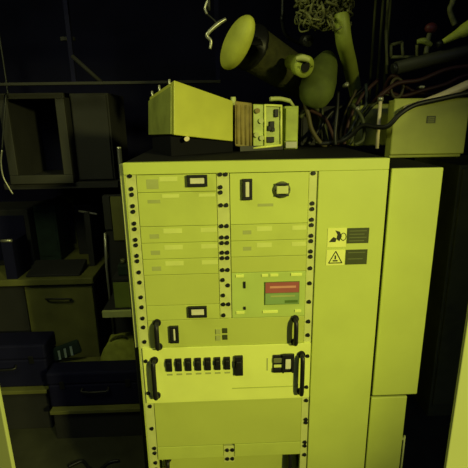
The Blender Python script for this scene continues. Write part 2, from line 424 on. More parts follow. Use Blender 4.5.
# dim cabinet further right
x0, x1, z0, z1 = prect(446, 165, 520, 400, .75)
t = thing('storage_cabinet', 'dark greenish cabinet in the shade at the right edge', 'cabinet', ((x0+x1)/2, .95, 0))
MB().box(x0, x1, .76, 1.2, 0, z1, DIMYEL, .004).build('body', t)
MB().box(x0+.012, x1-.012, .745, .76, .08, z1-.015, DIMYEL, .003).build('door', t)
# grey-green box on the upper cabinet
YB = .27
a0 = at(393, 157, YB); x0 = at(393, 130, YB).x; x1 = at(466, 130, YB).x; z0 = top; z1 = at(430, 98, YB).z
t = thing('junction_box', 'grey-green junction box with a small dark tag on top of the cabinet', 'junction box', ((x0+x1)/2, YB+.03, z0))
MB().box(x0, x1, YB+.012, YB+.055, z0+.0015, z1-.004, GREYBOX, .004).build('body', t)
MB().box(x0-.003, x1+.003, YB, YB+.0115, z0+.012, z1, GREYBOX, .004).build('lid', t)
q = at(431, 119.5, YB)
b = MB(); b.box(q.x-.014, q.x+.014, YB-.0015, YB, q.z-.011, q.z+.011, LBLDARK)
for k in range(3): b.box(q.x-.010, q.x+.010, YB-.002, YB-.0015, q.z+.004-k*.006, q.z+.0055-k*.006, GREYBOX)
b.build('tag_plate', t, 'small dark tag')
# pale conduit standing behind the rack's top
b = MB(); yq = .31; a = at(380.5, 101, yq); bb = at(381, 160, yq)
b.cyl((a.x, yq, T), (a.x, yq, a.z), .0055, BEIGE, n=10); b.cyl((a.x, yq, a.z), (a.x, yq, a.z+.012), .009, SILVER, n=10)
b.build('riser_pipe'); tag(bpy.data.objects['riser_pipe'], 'thin pale upright pipe left of the tagged junction box', 'pipe')
x0, x1 = at(352, 130, .47).x, at(389, 130, .47).x
b = MB(); x0, x1 = at(352, 130, .43).x, at(390, 130, .43).x; b.box(x0, x1, .43, .50, T, at(370, 104, .43).z, GREYBOX, .005)
tag(b.build('terminal_cabinet'), 'small dim olive cabinet standing on the rack behind the thin upright pipe', 'cabinet')

x0, x1 = at(301, 130, .5).x, at(350, 130, .5).x
t = thing('distribution_box', 'very dark olive box standing on the rack behind the cable fan', 'box', ((x0+x1)/2, .52, T))
MB().box(x0, x1, .502, .555, T, at(330, 106, .5).z, DIMDARK, .004).build('body', t)
MB().box(x0+.006, x1-.006, .498, .502, T+.01, at(330, 108, .5).z, DIMDARK, .002).build('lid', t)
# ----------------------------------------------- instrument box on the rack
def V(px, py, Y): return at(px, py, Y)
fa, fb, fc, fd = V(174, 80, .14), V(174, 135, .14), V(233, 141.5, .27), V(233, 101, .27)
ea, eb = V(149.5, 97, .36), V(150, 136, .36)
dv = Vector((ea.x-fa.x, .08, 0))
ib = thing('instrument_box', 'long olive-yellow instrument box with tapering front lying on top of the rack', 'instrument box', (fb.x+.05, .26, T))
b = MB()
bc, bd = fc+Vector((-.03, .12, .0)), fd+Vector((-.03, .12, .0))
b.hexa([fb, fc, fd, fa, eb, bc, bd, ea], BOXP, .003)
bx = b.build('housing', ib)
# end cap over the left end, its shade put into darker paint
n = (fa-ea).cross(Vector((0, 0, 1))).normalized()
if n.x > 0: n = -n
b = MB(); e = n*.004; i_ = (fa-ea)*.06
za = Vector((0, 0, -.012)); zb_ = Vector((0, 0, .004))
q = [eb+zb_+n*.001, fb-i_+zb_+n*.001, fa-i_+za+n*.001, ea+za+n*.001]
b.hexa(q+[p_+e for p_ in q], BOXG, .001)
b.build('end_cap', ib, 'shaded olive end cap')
for f_, h in ((.06, .018), (.38, .02), (.78, .016)):
    p0 = ea.lerp(fa, f_)+Vector((.004, .008, -.002))
    b = MB(); b.cyl(p0-Vector((0, 0, .008)), p0+Vector((0, 0, h)), .0035, SILVER, n=8); b.build('terminal_pin', ib, 'silver pin')
p0 = fa.lerp(fd, .95)+Vector((.01, .03, -.004)); b = MB(); b.cyl(p0-Vector((0, 0, .01)), p0+Vector((0, 0, .014)), .008, PALE, n=12); b.build('cap_nut', ib, 'pale cap nut')
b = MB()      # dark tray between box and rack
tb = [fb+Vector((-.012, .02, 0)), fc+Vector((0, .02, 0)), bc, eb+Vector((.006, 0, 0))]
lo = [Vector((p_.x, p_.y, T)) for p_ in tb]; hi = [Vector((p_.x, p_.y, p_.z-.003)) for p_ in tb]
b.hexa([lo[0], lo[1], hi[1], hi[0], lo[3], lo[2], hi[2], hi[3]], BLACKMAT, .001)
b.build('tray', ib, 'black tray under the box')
p0 = V(186.5, 139, .155); b = MB(); b.cyl(p0, p0+Vector((.002, .03, 0)), .0065, BEIGE, n=12); b.build('knob', ib, 'small beige knob')
# connector block to the right of the box
cb = thing('power_supply', 'pale green open power supply with brown cover right of the instrument box', 'power supply', (V(258, 140, .34).x, .38, T))
g0, g1, g2, g3 = V(235, 146, .285), V(252, 149, .31), V(252, 103, .31), V(235, 101, .285)
back = Vector((0, .13, 0))
b = MB(); b.hexa([g0, g1, g2, g3]+[p_+back for p_ in (g0, g1, g2, g3)], BROWN, .003)
for k in range(4):
    f_ = (k+.5)/4.; lo_ = g0.lerp(g1, f_); hi_ = g3.lerp(g2, f_)
    b.tube([lo_.lerp(hi_, .06), lo_.lerp(hi_, .94)], .0035, BROWN, n=6, smooth_path=False)
b.build('brown_cover', cb, 'brown ribbed cover')
h0, h1, h2, h3 = V(253, 148, .312), V(281, 145, .335), V(281, 105, .335), V(253, 104, .312)
b = MB(); b.hexa([h0, h1, h2, h3]+[p_+back for p_ in (h0, h1, h2, h3)], PALEG, .003)
b.build('chassis', cb)
def onh(u, v): return h0.lerp(h1, u).lerp(h3.lerp(h2, u), v)
b = MB()
for (u0, v0, u1, v1) in ((0, 0, 1, 0), (1, 0, 1, 1), (.42, 0, .42, 1), (.42, .98, 1, .98)):
    b.tube([onh(u0, v0)+Vector((0, -.004, 0)), onh(u1, v1)+Vector((0, -.004, 0))], .004, WHITE, n=6, smooth_path=False)
b.build('bracket', cb, 'bright frame rails')
for u_, v_, sx, sz in ((.82, .80, .007, .012), (.66, .52, .008, .011), (.58, .44, .006, .008), (.70, .40, .006, .006), (.60, .16, .013, .009)):
    q = onh(u_, v_); b = MB(); b.box(q.x-sx, q.x+sx, q.y-.010, q.y+.004, q.z-sz, q.z+sz, BLACK, .002); b.build('terminal', cb, 'black terminal')
for u_, v_ in ((.15, .85), (.28, .62), (.12, .30), (.30, .22)):
    q = onh(u_, v_); b = MB(); b.cyl(q+Vector((0, .003, 0)), q+Vector((0, -.010, 0)), .008, PALE if v_ < .7 else BROWN, n=12); b.build('capacitor', cb)
b = MB(); lo_ = [V(240, 150, .30), V(283, 149, .34)]
b.hexa([Vector((lo_[0].x, .29, T)), Vector((lo_[1].x, .34, T)), Vector((lo_[1].x, .34, h1.z-.001)), Vector((lo_[0].x, .29, g0.z-.001)),
        Vector((lo_[0].x, .42, T)), Vector((lo_[1].x, .46, T)), Vector((lo_[1].x, .46, h1.z-.001)), Vector((lo_[0].x, .42, g0.z-.001))], BLACK)
b.build('base', cb, 'black base')
# block at the far right of it
x0, x1 = V(284.5, 125, .34).x, V(298.5, 125, .34).x
t = thing('relay_box', 'small pale green relay box between the power supply and the cables', 'relay box', ((x0+x1)/2, .38, T))
MB().box(x0, x1, .345, .43, T, V(290, 106, .34).z, PALEG, .003).build('body', t)
z0 = V(290, 141, .34).z; z1 = V(290, 108, .34).z
MB().box(x0+.003, x1-.003, .339, .3449, z0, z1, HOSE, .002).build('front_cover', t)
MB().box(x0+.004, x1-.004, .335, .339, T+.004, z0-.002, SILVER, .001).build('foot_bracket', t, 'grey foot bracket')
# pale cover plates lying along the top of the supply
b = MB(); q0, q1 = V(270, 99, .36), V(290, 101, .38)
b.tube([q0, q0.lerp(q1, .5)+Vector((0, 0, .004)), q1], .007, PALE, n=8); b.tube([q1, q1+Vector((.02, .03, -.02))], .005, PALE, n=8)
tag(b.build('cable_stub'), 'short pale cable stub lying over the green power supply', 'cable')

# -------------------------------------------------------- overhead ducts
def along(px0, py0, Y0, px1, py1, Y1): return V(px0, py0, Y0), V(px1, py1, Y1)
# big duct with pale hood
d0, d1 = V(247, 45, .395), V(320, 92, .62)
ax = (d1-d0).normalized(); L = (d1-d0).length
t = thing('ventilation_duct', 'dark olive duct with a bright yellow hood at its left end, above the rack', 'duct', d0)
b = MB(); b.lathe(d0, ax, [(.012, .050), (.012, .068), (.03, .070), (L*.35, .068), (L*.7, .066), (L, .06)], SLEEVE)
b.build('sleeve', t, 'dark olive cloth sleeve')
hx = Vector((.62, -.60, -.22)).normalized()
h0_, h1_ = V(244, 17, .30), V(230, 69, .32); ha = h1_-h0_; hl = ha.length
b = MB(); b.lathe(h0_, ha, [(hl*(.5-.5*math.cos(PI*(.02+.96*k/20))), .032*math.sin(PI*(.02+.96*k/20))**.9) for k in range(21)], DUCTW, n=36)
hm, he = (h0_+h1_)/2, Vector((-.40, .917, 0))
for v in b.bm.verts: v.co += he*((v.co-hm).dot(he)*1.3)
b.build('hood', t, 'bright yellow rounded hood')
b = MB(); b.lathe(d0, ax, [(.0125, .05), (.0125, .074), (.024, .074), (.024, .070)], BLACK); b.build('clamp', t, 'black clamp ring')
# strap hook at its left
b = MB()
b.tube([V(208, 0, .36), V(205, 8, .36), V(207, 14, .36)], .004, SILVER, n=8)
b.tube([V(226, 19, .36), V(218, 24, .355), V(210, 31, .35), V(207, 36, .35), V(211, 41, .35), V(210, 49, .35)], [.005, .007, .006, .006, .005, .004], SILVER, n=8)
b.tube([V(207, 14, .36), V(214, 20, .36), V(218, 24, .355)], .003, DKMETAL, n=6)
b.tube([V(208, 0, .36), V(209, -8, .36), Vector((V(209, -8, .36).x, .36, RZ1))], .004, DKMETAL, n=8)
tag(b.build('hanging_hook'), 'grey metal hook hanging left of the bright duct hood', 'hook')
# round fitting with bright rim
c0 = V(303, 66, .30)
t = thing('pipe_fitting', 'bright green pipe fitting in front of the duct, below the cable bundle', 'fitting', c0)
b = MB(); a2 = Vector((.35, -.75, -.25))
b.lathe(c0, a2, [(-.07, .022), (-.02, .024), (-.02, .032), (.012, .032), (.012, .020), (.004, .018)], HOSE); b.build('body', t)
b = MB(); q0, q1 = V(296, 59, .27), V(309, 60, .27); b.tube([q0, q0.lerp(q1, .5)+Vector((0, -.004, .004)), q1], [.007, .010, .008], PALE, n=8); b.build('rim', t, 'pale rim')
b = MB(); b.cyl(c0+a2.normalized()*.005, c0+a2.normalized()*.014, .016, BLACK, n=16); b.build('plug', t, 'black plug')
# pale hose hanging from the bundle
b = MB(); b.tube([V(341, 14, .34), V(342, 24, .34), V(344, 42, .36), V(349, 62, .46), V(353, 80, .54), V(356, 96, .585), V(356, 112, .585)], [.021, .024, .025, .025, .024, .022, .02], HOSE, n=16)
t = b.build('hose'); tag(t, 'pale green hose hanging down from the crumpled cable bundle', 'hose')
# olive fabric sleeve
b = MB(); b.tube([V(328, 56, .46), V(325, 65, .43), V(320, 79, .395), V(316, 92, .385), V(313, 101, .40)], [.022, .042, .056, .058, .044], OLIVE, n=18)
tag(b.build('fabric_sleeve'), 'wide olive fabric sleeve left of the pale hose', 'fabric sleeve')
# small round grey fitting above
c0 = V(308, 41, .44); b = MB(); b.lathe(c0, (.1, -1, -.2), [(-.05, .016), (0, .018), (.004, .018), (.004, .010), (-.004, .010)], DKMETAL)
tag(b.build('pipe_stub'), 'small dark round pipe stub above the bright fitting', 'pipe')
# crumpled bundle at the top: loops of braid
b = MB(); cc = V(324, 9, .36)
for k in range(240):
    c = cc+Vector((random.uniform(-.075, .08), random.gauss(0, .02), random.uniform(-.05, .07)))
    r = random.uniform(.010, .026); n1 = Vector((random.gauss(0, 1), random.gauss(0, 1), random.gauss(0, 1))).normalized(); n2 = n1.orthogonal().normalized(); n3 = n1.cross(n2)
    a0 = random.uniform(0, 6); pts = [c+(n2*math.cos(a0+a*.75)+n3*math.sin(a0+a*.75)*.8)*r*(1+.15*math.sin(a*3)) for a in range(8)]
    b.tube(pts, random.uniform(.0022, .0042), TANGLE, n=6, steps=3)
bun = tag(b.build('braided_cable_bundle'), 'crumpled bundle of olive braided cable at the top of the photo', 'cable bundle')
b = MB(); b.tube([Vector((V(283, -20, .5).x, .5, RZ1)), V(283, 0, .5), V(282, 18, .5), V(286, 35, .52), V(300, 44, .55)], .006, DKMETAL, n=8)
tag(b.build('cable'), 'thin dark cable left of the crumpled bundle', 'cable', None)
# overhead dark pipes giving the ducts something to hang from
for nm, lab, (p0, p1), r, m in (
    ('pipe', 'dark horizontal ceiling pipe above the crumpled bundle', (Vector((-.3, .42, 2.02)), Vector((1.6, .42, 2.02))), .035, NAVY),
    ('pipe', 'thick dark slanted pipe below the bright slanted pipe at upper right', (V(396, 68, .36), V(520, 38, .36)), .020, PIPED),
    ('pipe', 'bright green slanted pipe at the upper right edge', (V(441, 43, .34), V(520, 0, .30)), .017, PIPEG)):
    b = MB(); d = (p1-p0).normalized()
    pts = [p0, p0+d*.02, p0.lerp(p1, .5), p1]
    if m is PIPEG: b.tube([p0, p0+d*.05, p0+d*.09, p1], [.006, .014, .022, .028], m, n=16)
    else: b.cyl(p0, p1, r, m)
    if m is not NAVY: b.cyl(p0-d*.012, p0+d*.004, r*.8 if m is PIPED else .009, DKMETAL)
    tag(b.build(nm), lab, 'pipe')
# red knob and bits at upper right
c0 = V(431, 28, .36)
t = thing('valve', 'small dark red valve knob on a grey stem at upper right', 'valve', c0)
MB().ball(c0, .019, REDK, 1.05, .8, .85).build('knob', t, 'dark red knob')
b = MB(); b.tube([c0+Vector((0, .004, -.012)), V(428, 40, .36), V(426, 54, .36)], [.007, .008, .008], GREYP, n=8); b.build('stem', t)
b = MB(); b.tube([V(417, 42, .355), V(424, 41, .35), V(431, 45, .355)], [.007, .010, .007], PALEG, n=8); b.build('collar', t, 'pale green collar')
# grey-green frame of small rails
b = MB()
for (xa, ya, xb, yb) in ((391, 57, 417, 57), (391, 45, 391, 57), (391, 45, 402, 42), (402, 42, 403, 57), (417, 45, 417, 66), (386, 30, 387, 74)):
    b.tube([V(xa, ya, .42), V(xb, yb, .42)], .005, TANGLE, n=8, smooth_path=False)
b.tube([V(386, 30, .42), Vector((V(386, 30, .42).x, .42, RZ1))], .005, TANGLE, n=8, smooth_path=False)
tag(b.build('pipe_rack'), 'grey-green frame of thin rails left of the red valve', 'frame')
b = MB(); b.tube([Vector((V(455, -30, .42).x, .42, RZ1)), V(455, -30, .42), V(453, 0, .42), V(450, 10, .42), V(455, 25, .42)], .009, TANGLE, n=8)
tag(b.build('hose'), 'short olive hose at the top right, above the bright slanted pipe', 'hose')
# thin vertical rods between hose and rails
for k, (xa, xb) in enumerate(((366, 369), (373, 376), (381, 383))):
    b = MB(); q = V(xb, 101, .57); b.cyl((q.x, .57, T+.0), (q.x, .57, RZ1), .005, DKGREENP, n=8)
    tag(b.build('rod'), 'thin dark green upright rod behind the cables, '+('nearest the pale hose', 'in the middle of three', 'farthest from the pale hose')[k], 'rod', 'upright rods behind the cables')

# --------------------------------------------------- cables on the rack
b = MB(); b.tube([Vector((V(318, 152, .40).x, .40, T+.012)), V(344, 140, .38), V(362, 126, .34), V(376, 127, .29), V(388, 126, .255), V(400, 114, .245), V(415, 105, .245), V(440, 99, .245), V(470, 93, .245), V(520, 88, .25)], .0075, CABLEK, n=12)
tag(b.build('cable'), 'thick black cable swooping across the front of the tagged junction box', 'cable')
b = MB(); b.tube([V(404, 108, .262), V(420, 103, .262), V(440, 96, .262), V(455, 90, .262), V(475, 82, .262), V(520, 70, .26)], [.005, .008, .010, .012, .013, .013], BEIGE, n=14)
tag(b.build('conduit'), 'beige conduit above the black cable at the right edge', 'conduit')
cabs = [
 ('reddish cable curving down from the duct, leftmost of the cable fan', CABLER, [(302, 108, .47), (314, 112, .455), (326, 120, .44), (334, 138, .42), (338, 155, .42)], .006),
 ('brown cable ending beside the relay box', CABLEB, [(304, 100, .40), (308, 114, .39), (312, 130, .39), (322, 146, .40), (330, 155, .41)], .0075),
 ('brown cable in the middle of the cable fan', CABLEB, [(356, 90, .46), (346, 112, .44), (341, 132, .445), (341, 155, .445)], .005),
 ('reddish cable crossing in front of the pale hose', CABLER, [(378, 80, .44), (362, 96, .42), (350, 118, .41), (345, 138, .41), (344, 155, .41)], .006),
 ('dark green cable on the right of the cable fan', CABLEG, [(392, 92, .42), (374, 104, .41), (360, 122, .40), (352, 140, .40), (349, 155, .40)], .006),
 ('teal cable bending down near the black cable', CABLET, [(366, 84, .43), (366, 104, .40), (358, 116, .40), (348, 134, .40), (333, 152, .42)], .005),
 ('black cable looping low behind the cable fan', CABLEK, [(308, 150, .42), (320, 128, .45), (332, 112, .46), (345, 104, .48), (372, 80, .50)], .006),
 ('green cable rising steeply behind the relay box', CABLEG, [(316, 155, .44), (319, 130, .46), (322, 112, .47), (316, 98, .48)], .006),
 ('thick dark green cable arching behind the relay box', CABLEG, [(300, 118, .47), (308, 106, .47), (318, 110, .47), (324, 128, .47), (326, 155, .46)], .009),
 ('black cable hanging straight down in the middle of the cable fan', CABLEK, [(338, 92, .40), (337, 112, .38), (335, 134, .37), (335, 155, .37)], .006),
 ('dark green cable bowing outward at the right side of the cable fan', CABLEG, [(352, 104, .38), (362, 118, .36), (364, 138, .36), (354, 156, .36)], .006),
]
for lab, m, pts, r in cabs:
    w = [V(*q) for q in pts]
    for i, q in enumerate(w):
        if q.z < T+r+.003: q.z = T+r+.003
    b = MB(); b.tube(w, r, m, n=10); tag(b.build('cable'), lab, 'cable', 'cables heaped behind the instruments on the rack')
# tangle above the junction box
reds = [((378, 98), (396, 84), (420, 80), (445, 70), (470, 66)), ((384, 92), (402, 96), (424, 90), (446, 84), (470, 74)), ((392, 76), (410, 90), (430, 94), (450, 88), (472, 84))]
for k, pp in enumerate(reds):
    b = MB(); b.tube([V(372+4*k, 104, .49)]+[V(x, y, .36+.02*k) for x, y in pp]+[V(540, 60, .36+.02*k), Vector((RX1, .5, 1.8+.02*k))], .007, CABLER, n=10)
    tag(b.build('cable'), ('upper', 'middle', 'lower')[k]+' dark red cable running behind the beige conduit at right', 'cable', 'dark red cables above the junction box')
b = MB(); q = V(422, 87, .33); b.ball(q, .008, SILVER, 1.3, 1, .7); b.cyl(q, q+Vector((0, .03, 0)), .005, DKMETAL, n=8)
tag(b.build('connector'), 'tiny bright metal connector above the junction box', 'connector')
b = MB(); c = V(397, 88, .37)
b.tube([c+Vector((.022*math.cos(a*.8), .005*math.sin(a), .03*math.sin(a*.8))) for a in range(9)], .005, CABLEB, n=8)
tag(b.build('cable_loop'), 'brown cable loop left of the tiny bright connector', 'cable')
for nm, (x, y), lab in (('connector', (346, 85), 'small pale metal connector left of the lower end of the pale hose'), ('connector', (357, 109), 'tiny pale connector among the cables above the black cable')):
    b = MB(); q = V(x, y, .345 if y < 100 else .37); b.lathe(q, (.3, -1, .3), [(-.012, .006), (0, .007), (.008, .007), (.008, .004)], SILVER, n=12); tag(b.build(nm), lab, 'connector')

# ---------------------------------------------------------- left background
# slim post at the rack's top left corner
b = MB(); q = V(120, 160, .1); b.cyl((q.x, .1, 0), (q.x, .1, V(120, 147, .1).z-.003), .006, DKMETAL, n=10); q2 = V(120, 147, .1)
b.cyl((q.x, .1, q2.z-.033), (q.x, .1, q2.z), .0055, SILVER, n=10)
tag(b.build('post'), 'thin dark post with a silver tip beside the top left corner of the rack', 'post')
# open-fronted cabinet
YC = 1.0
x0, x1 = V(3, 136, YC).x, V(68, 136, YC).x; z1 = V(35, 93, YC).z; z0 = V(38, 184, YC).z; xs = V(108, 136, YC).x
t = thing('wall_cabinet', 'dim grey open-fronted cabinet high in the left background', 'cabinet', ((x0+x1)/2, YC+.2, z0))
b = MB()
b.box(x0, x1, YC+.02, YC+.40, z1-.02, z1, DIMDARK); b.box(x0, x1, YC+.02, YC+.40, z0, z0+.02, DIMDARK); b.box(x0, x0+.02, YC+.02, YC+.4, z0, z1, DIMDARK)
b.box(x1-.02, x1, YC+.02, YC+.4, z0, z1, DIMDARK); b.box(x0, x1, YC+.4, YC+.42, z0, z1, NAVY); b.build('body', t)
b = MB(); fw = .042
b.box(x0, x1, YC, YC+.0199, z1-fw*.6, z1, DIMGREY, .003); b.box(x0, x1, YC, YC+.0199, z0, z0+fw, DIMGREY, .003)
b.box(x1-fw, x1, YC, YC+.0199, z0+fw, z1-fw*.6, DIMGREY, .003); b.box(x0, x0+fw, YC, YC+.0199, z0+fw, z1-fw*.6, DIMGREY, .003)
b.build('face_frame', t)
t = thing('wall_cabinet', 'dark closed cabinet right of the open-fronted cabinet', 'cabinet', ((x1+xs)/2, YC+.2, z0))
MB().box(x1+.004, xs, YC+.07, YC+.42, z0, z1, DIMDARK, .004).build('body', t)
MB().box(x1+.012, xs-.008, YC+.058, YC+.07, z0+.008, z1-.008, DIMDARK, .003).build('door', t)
# shelf board and brackets that carry both cabinets
t = thing('shelf', 'dark wall shelf under the two dim cabinets at left', 'shelf', ((x0+xs)/2, 1.4, z0-.03))
MB().box(x0-.05, xs+.02, YC+.03, RY1, z0-.03, z0, DIMDARK, .002).build('board', t)
for xx in (x0+.05, xs-.1):
    b = MB(); b.prism([(0, 0), (.02, 0), (.02, -.2), (0, -.2)], 1.70, RY1, DIMDARK); 
    for v in b.bm.verts: v.co += Vector((xx, 0, z0-.03))
    b.box(xx, xx+.02, 1.2, RY1, z0-.055, z0-.03, DIMDARK); b.build('bracket', t)
b = MB(); b.tube([V(2, 150, .95), V(1, 162, .95), V(3, 176, .95), V(8, 186, .95), V(13, 194, .95)], .004, SILVER, n=8)
b.tube([V(2, 150, .95), V(4, 120, .96), V(6, 95, .98), V(6, 80, 1.02), Vector((V(6, 80, 1.02).x, 1.02, RZ1))], .004, DKMETAL, n=8)
tag(b.build('cable'), 'thin grey cable hanging at the left edge in front of the cabinet', 'cable')
# overhead rail with brace
YR = .9
t = thing('ceiling_rail', 'dark overhead rail with a diagonal brace in the upper left', 'rail', (V(100, 82, YR).x, YR, V(100, 82, YR).z))
a, c = V(55, 82, YR), V(152, 83, YR)
MB().box(a.x-.6, c.x+.3, YR, YR+.03, a.z-.012, a.z, DIMGREY, .001).build('bar', t)
q0, q1 = V(72, 56, YR+.01), V(101, 82, YR+.01)
b = MB(); b.tube([q0, q1], .009, DIMDARK, n=8, smooth_path=False); b.build('brace', t)
for xx in (q0.x-.012, c.x+.28):
    b = MB(); b.box(xx, xx+.018, YR+.005, YR+.025, a.z-.001, RZ1, WALLM); b.build('hanger', t)
b = MB(); q = V(68, 39, YR+.05); b.box(q.x-.03, q.x+.03, YR+.04, YR+.06, q.z-.008, q.z+.008, DIMDARK, .002); b.cyl((q.x, YR+.05, q.z), (q.x, YR+.05, RZ1), .004, WALLM, n=6)
tag(b.build('lamp_bracket'), 'tiny dark bracket hanging above the diagonal brace', 'bracket')
# workbench in the left background
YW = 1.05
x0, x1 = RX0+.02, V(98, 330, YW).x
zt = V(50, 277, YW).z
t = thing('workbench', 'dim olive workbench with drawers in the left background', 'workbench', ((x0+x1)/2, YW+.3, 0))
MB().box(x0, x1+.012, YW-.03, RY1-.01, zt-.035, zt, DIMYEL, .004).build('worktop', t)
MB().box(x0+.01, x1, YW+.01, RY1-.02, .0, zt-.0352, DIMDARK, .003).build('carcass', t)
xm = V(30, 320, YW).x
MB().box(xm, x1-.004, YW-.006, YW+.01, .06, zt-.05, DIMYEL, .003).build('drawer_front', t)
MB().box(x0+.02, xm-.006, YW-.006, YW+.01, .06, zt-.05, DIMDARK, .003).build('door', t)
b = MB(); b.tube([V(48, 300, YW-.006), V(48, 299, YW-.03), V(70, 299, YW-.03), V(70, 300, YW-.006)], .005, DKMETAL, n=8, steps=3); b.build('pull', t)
# things on the bench
def small(name, cat, lab, r, Y, dep, m, base=None, bev=.004, ridge=None):
    x0, x1, z0, z1 = prect(*r, Y)
    if base is not None: z0 = base
    t = thing(name, lab, cat, ((x0+x1)/2, Y+dep/2, z0))
    MB().box(x0, x1, Y+.004, Y+dep, z0, z1, m, bev).build('body', t)
    if ridge: 
        f = MB(); iw = (x1-x0)*.08; ih = (z1-z0)*.1
        f.box(x0+iw, x1-iw, Y, Y+.0039, z0+ih, z1-ih, ridge, .0015); f.build('front_plate', t)
    return t, x0, x1, z0, z1
small('test_meter', 'meter', 'dark boxy instrument standing on the bench at far left', (-20, 210, 31, 268), 1.25, .25, DIMDARK, zt, ridge=NAVY)
small('tool_case', 'case', 'dark teal case in the middle of the bench', (36, 206, 58, 262), 1.3, .22, TEALK, zt, ridge=TEALK)
small('carton', 'box', 'dim olive carton on the bench behind the tool case', (56, 198, 75, 240), 1.55, .12, DIMYEL, zt, ridge=DIMDARK)
small('carton', 'box', 'dark carton on the bench left of the pale upright board', (76, 205, 99, 255), 1.42, .2, DIMDARK, zt, ridge=DIMDARK)
b = MB(); q0, q1 = V(79, 211, 1.22), V(97, 214, 1.22); 
b.tube([q0, q0.lerp(q1, .5)+Vector((0, -.01, .002)), q1], .006, SILVER, n=8); b.box(q0.x+.03, q0.x+.06, 1.2, 1.4, zt, q0.z-.004, DIMDARK)
tag(b.build('tool'), 'thin silver tool lying on a dark block on the bench', 'tool')
b = MB(); q0, q1 = V(1, 241, 1.04), V(12, 240.5, 1.04); b.tube([q0, q1], .008, SILVER, n=8, smooth_path=False); b.box(q0.x, q1.x, 1.035, 1.2, zt, q0.z-.007, NAVY)
tag(b.build('tray'), 'black tray with a shining edge at the far left of the bench', 'tray')
x0, x1, z0, z1 = prect(2, 262, 77, 278, 1.02)
b = MB()
b.hexa([Vector((x0+.1, 1.05, zt)), Vector((x1, 1.05, zt)), Vector((x1, 1.05, zt+.012)), Vector((x0+.1, 1.05, zt+.012)), Vector((x0+.1, 1.19, zt)), Vector((x1, 1.19, zt)), Vector((x1, 1.19, zt+.05)), Vector((x0+.1, 1.19, zt+.05))], DIMDARK, .003)
tag(b.build('keyboard_stand'), 'sloping dark stand at the front of the bench', 'stand')
# cabinet between bench and rack
YD = .97
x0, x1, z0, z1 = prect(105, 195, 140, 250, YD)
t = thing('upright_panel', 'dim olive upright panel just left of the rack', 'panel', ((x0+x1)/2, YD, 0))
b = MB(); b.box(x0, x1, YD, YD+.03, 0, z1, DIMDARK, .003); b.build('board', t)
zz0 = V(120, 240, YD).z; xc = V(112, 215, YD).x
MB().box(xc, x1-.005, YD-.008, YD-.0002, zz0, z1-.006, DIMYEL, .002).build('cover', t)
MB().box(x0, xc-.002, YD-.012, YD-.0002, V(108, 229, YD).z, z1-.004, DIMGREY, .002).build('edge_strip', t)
b = MB(); q0, q1 = V(105, 233, YD-.02), V(106.5, 266, YD-.02); b.tube([q0, q1, Vector((q1.x, q1.y, .45))], [.007, .007, .005], SILVER, n=8, smooth_path=False); b.tube([Vector((q1.x, q1.y, .45)), Vector((q1.x, q1.y, 0))], .005, DKMETAL, n=8, smooth_path=False)
tag(b.build('rod'), 'slim silver upright rod left of the rack', 'rod')
# ledge with the green box
YG = .72
x0, x1, z0, z1 = prect(102, 311, 139, 317.5, YG)
t = thing('ledge_shelf', 'small shelf with a pale front edge fixed to the olive panel left of the rack', 'shelf', ((x0+x1)/2, .84, z0))
MB().box(x0, x1, YG, YG+.0148, z0, z1, PALE, .002).build('front_edge', t, 'pale front edge')
MB().box(x0, x1, YG+.015, .969, z0, z1, DIMDARK, .002).build('board', t)
gx0, gx1, gz0, gz1 = prect(114, 282, 137, 311, YG+.03)
t = thing('green_box', 'dim green box on the pale-edged shelf left of the rack', 'box', ((gx0+gx1)/2, YG+.1, z1))
MB().box(gx0, gx1, YG+.03, YG+.17, z1+.0003, gz1, DIMGREEN, .004).build('body', t)
MB().box(gx0-.002, gx1+.002, YG+.028, YG+.172, gz1+.0005, gz1+.018, DIMDARK, .003).build('lid', t, 'dark lid')
b = MB(); b.box(gx0+.02, gx1-.03, .78, .84, gz1+.0185, gz1+.07, TEALK, .006); b.cyl((gx0+.04, .81, gz1+.07), (gx0+.04, .81, gz1+.09), .01, GREYP, n=10)
tag(b.build('bottle'), 'dark squat bottle standing on the dim green box', 'bottle')
# black cases on the floor
def case(lab, r, Y, dep, under, ch=.010):
    x0, x1, z0, z1 = prect(*r, Y)
    t = thing('equipment_case', lab, 'case', ((x0+x1)/2, Y+dep/2, z0)); h = z0+(z1-z0)*.66
    MB().box(x0, x1, Y, Y+dep, z0, h, NAVY, ch).build('body', t)
    MB().box(x0-.003, x1+.003, Y-.003, Y+dep+.003, h+.001, z1, NAVY, ch).build('lid', t)
    b = MB(); xm = (x0+x1)/2; hz = z0+(z1-z0)*.5
    b.tube([(xm-.06, Y, hz+.01), (xm-.055, Y-.02, hz), (xm+.055, Y-.02, hz), (xm+.06, Y, hz+.01)], .006, BLACK, n=8, steps=4); b.build('handle', t)
    for xx in (x0+.07, x1-.07):
        b = MB(); b.box(xx-.012, xx+.012, Y-.006, Y, h-.02, h+.02, BLACK, .002); b.build('latch', t)
    p = thing('low_block', under, 'block', ((x0+x1)/2, Y+dep/2, 0))
    MB().box(x0+.004, x1-.004, Y-.03, Y+dep, z0-.02, z0-.0005, DIMYEL, .003).build('top_board', p)
    MB().box(x0+.012, x1-.012, Y-.012, Y+dep, 0, z0-.0202, DIMDARK, .003).build('base', p)
    return x0, x1, z1
cx0, cx1, ch = case('long black case on a low block left of the rack, before the olive crate', (48, 372, 143, 406), .72, .10, 'low dim block on the floor under the long black case')
case('black case at the left edge, left of the striped pouch', (-40, 346, 47, 388), .80, .14, 'low dim block on the floor under the black case at the left edge')
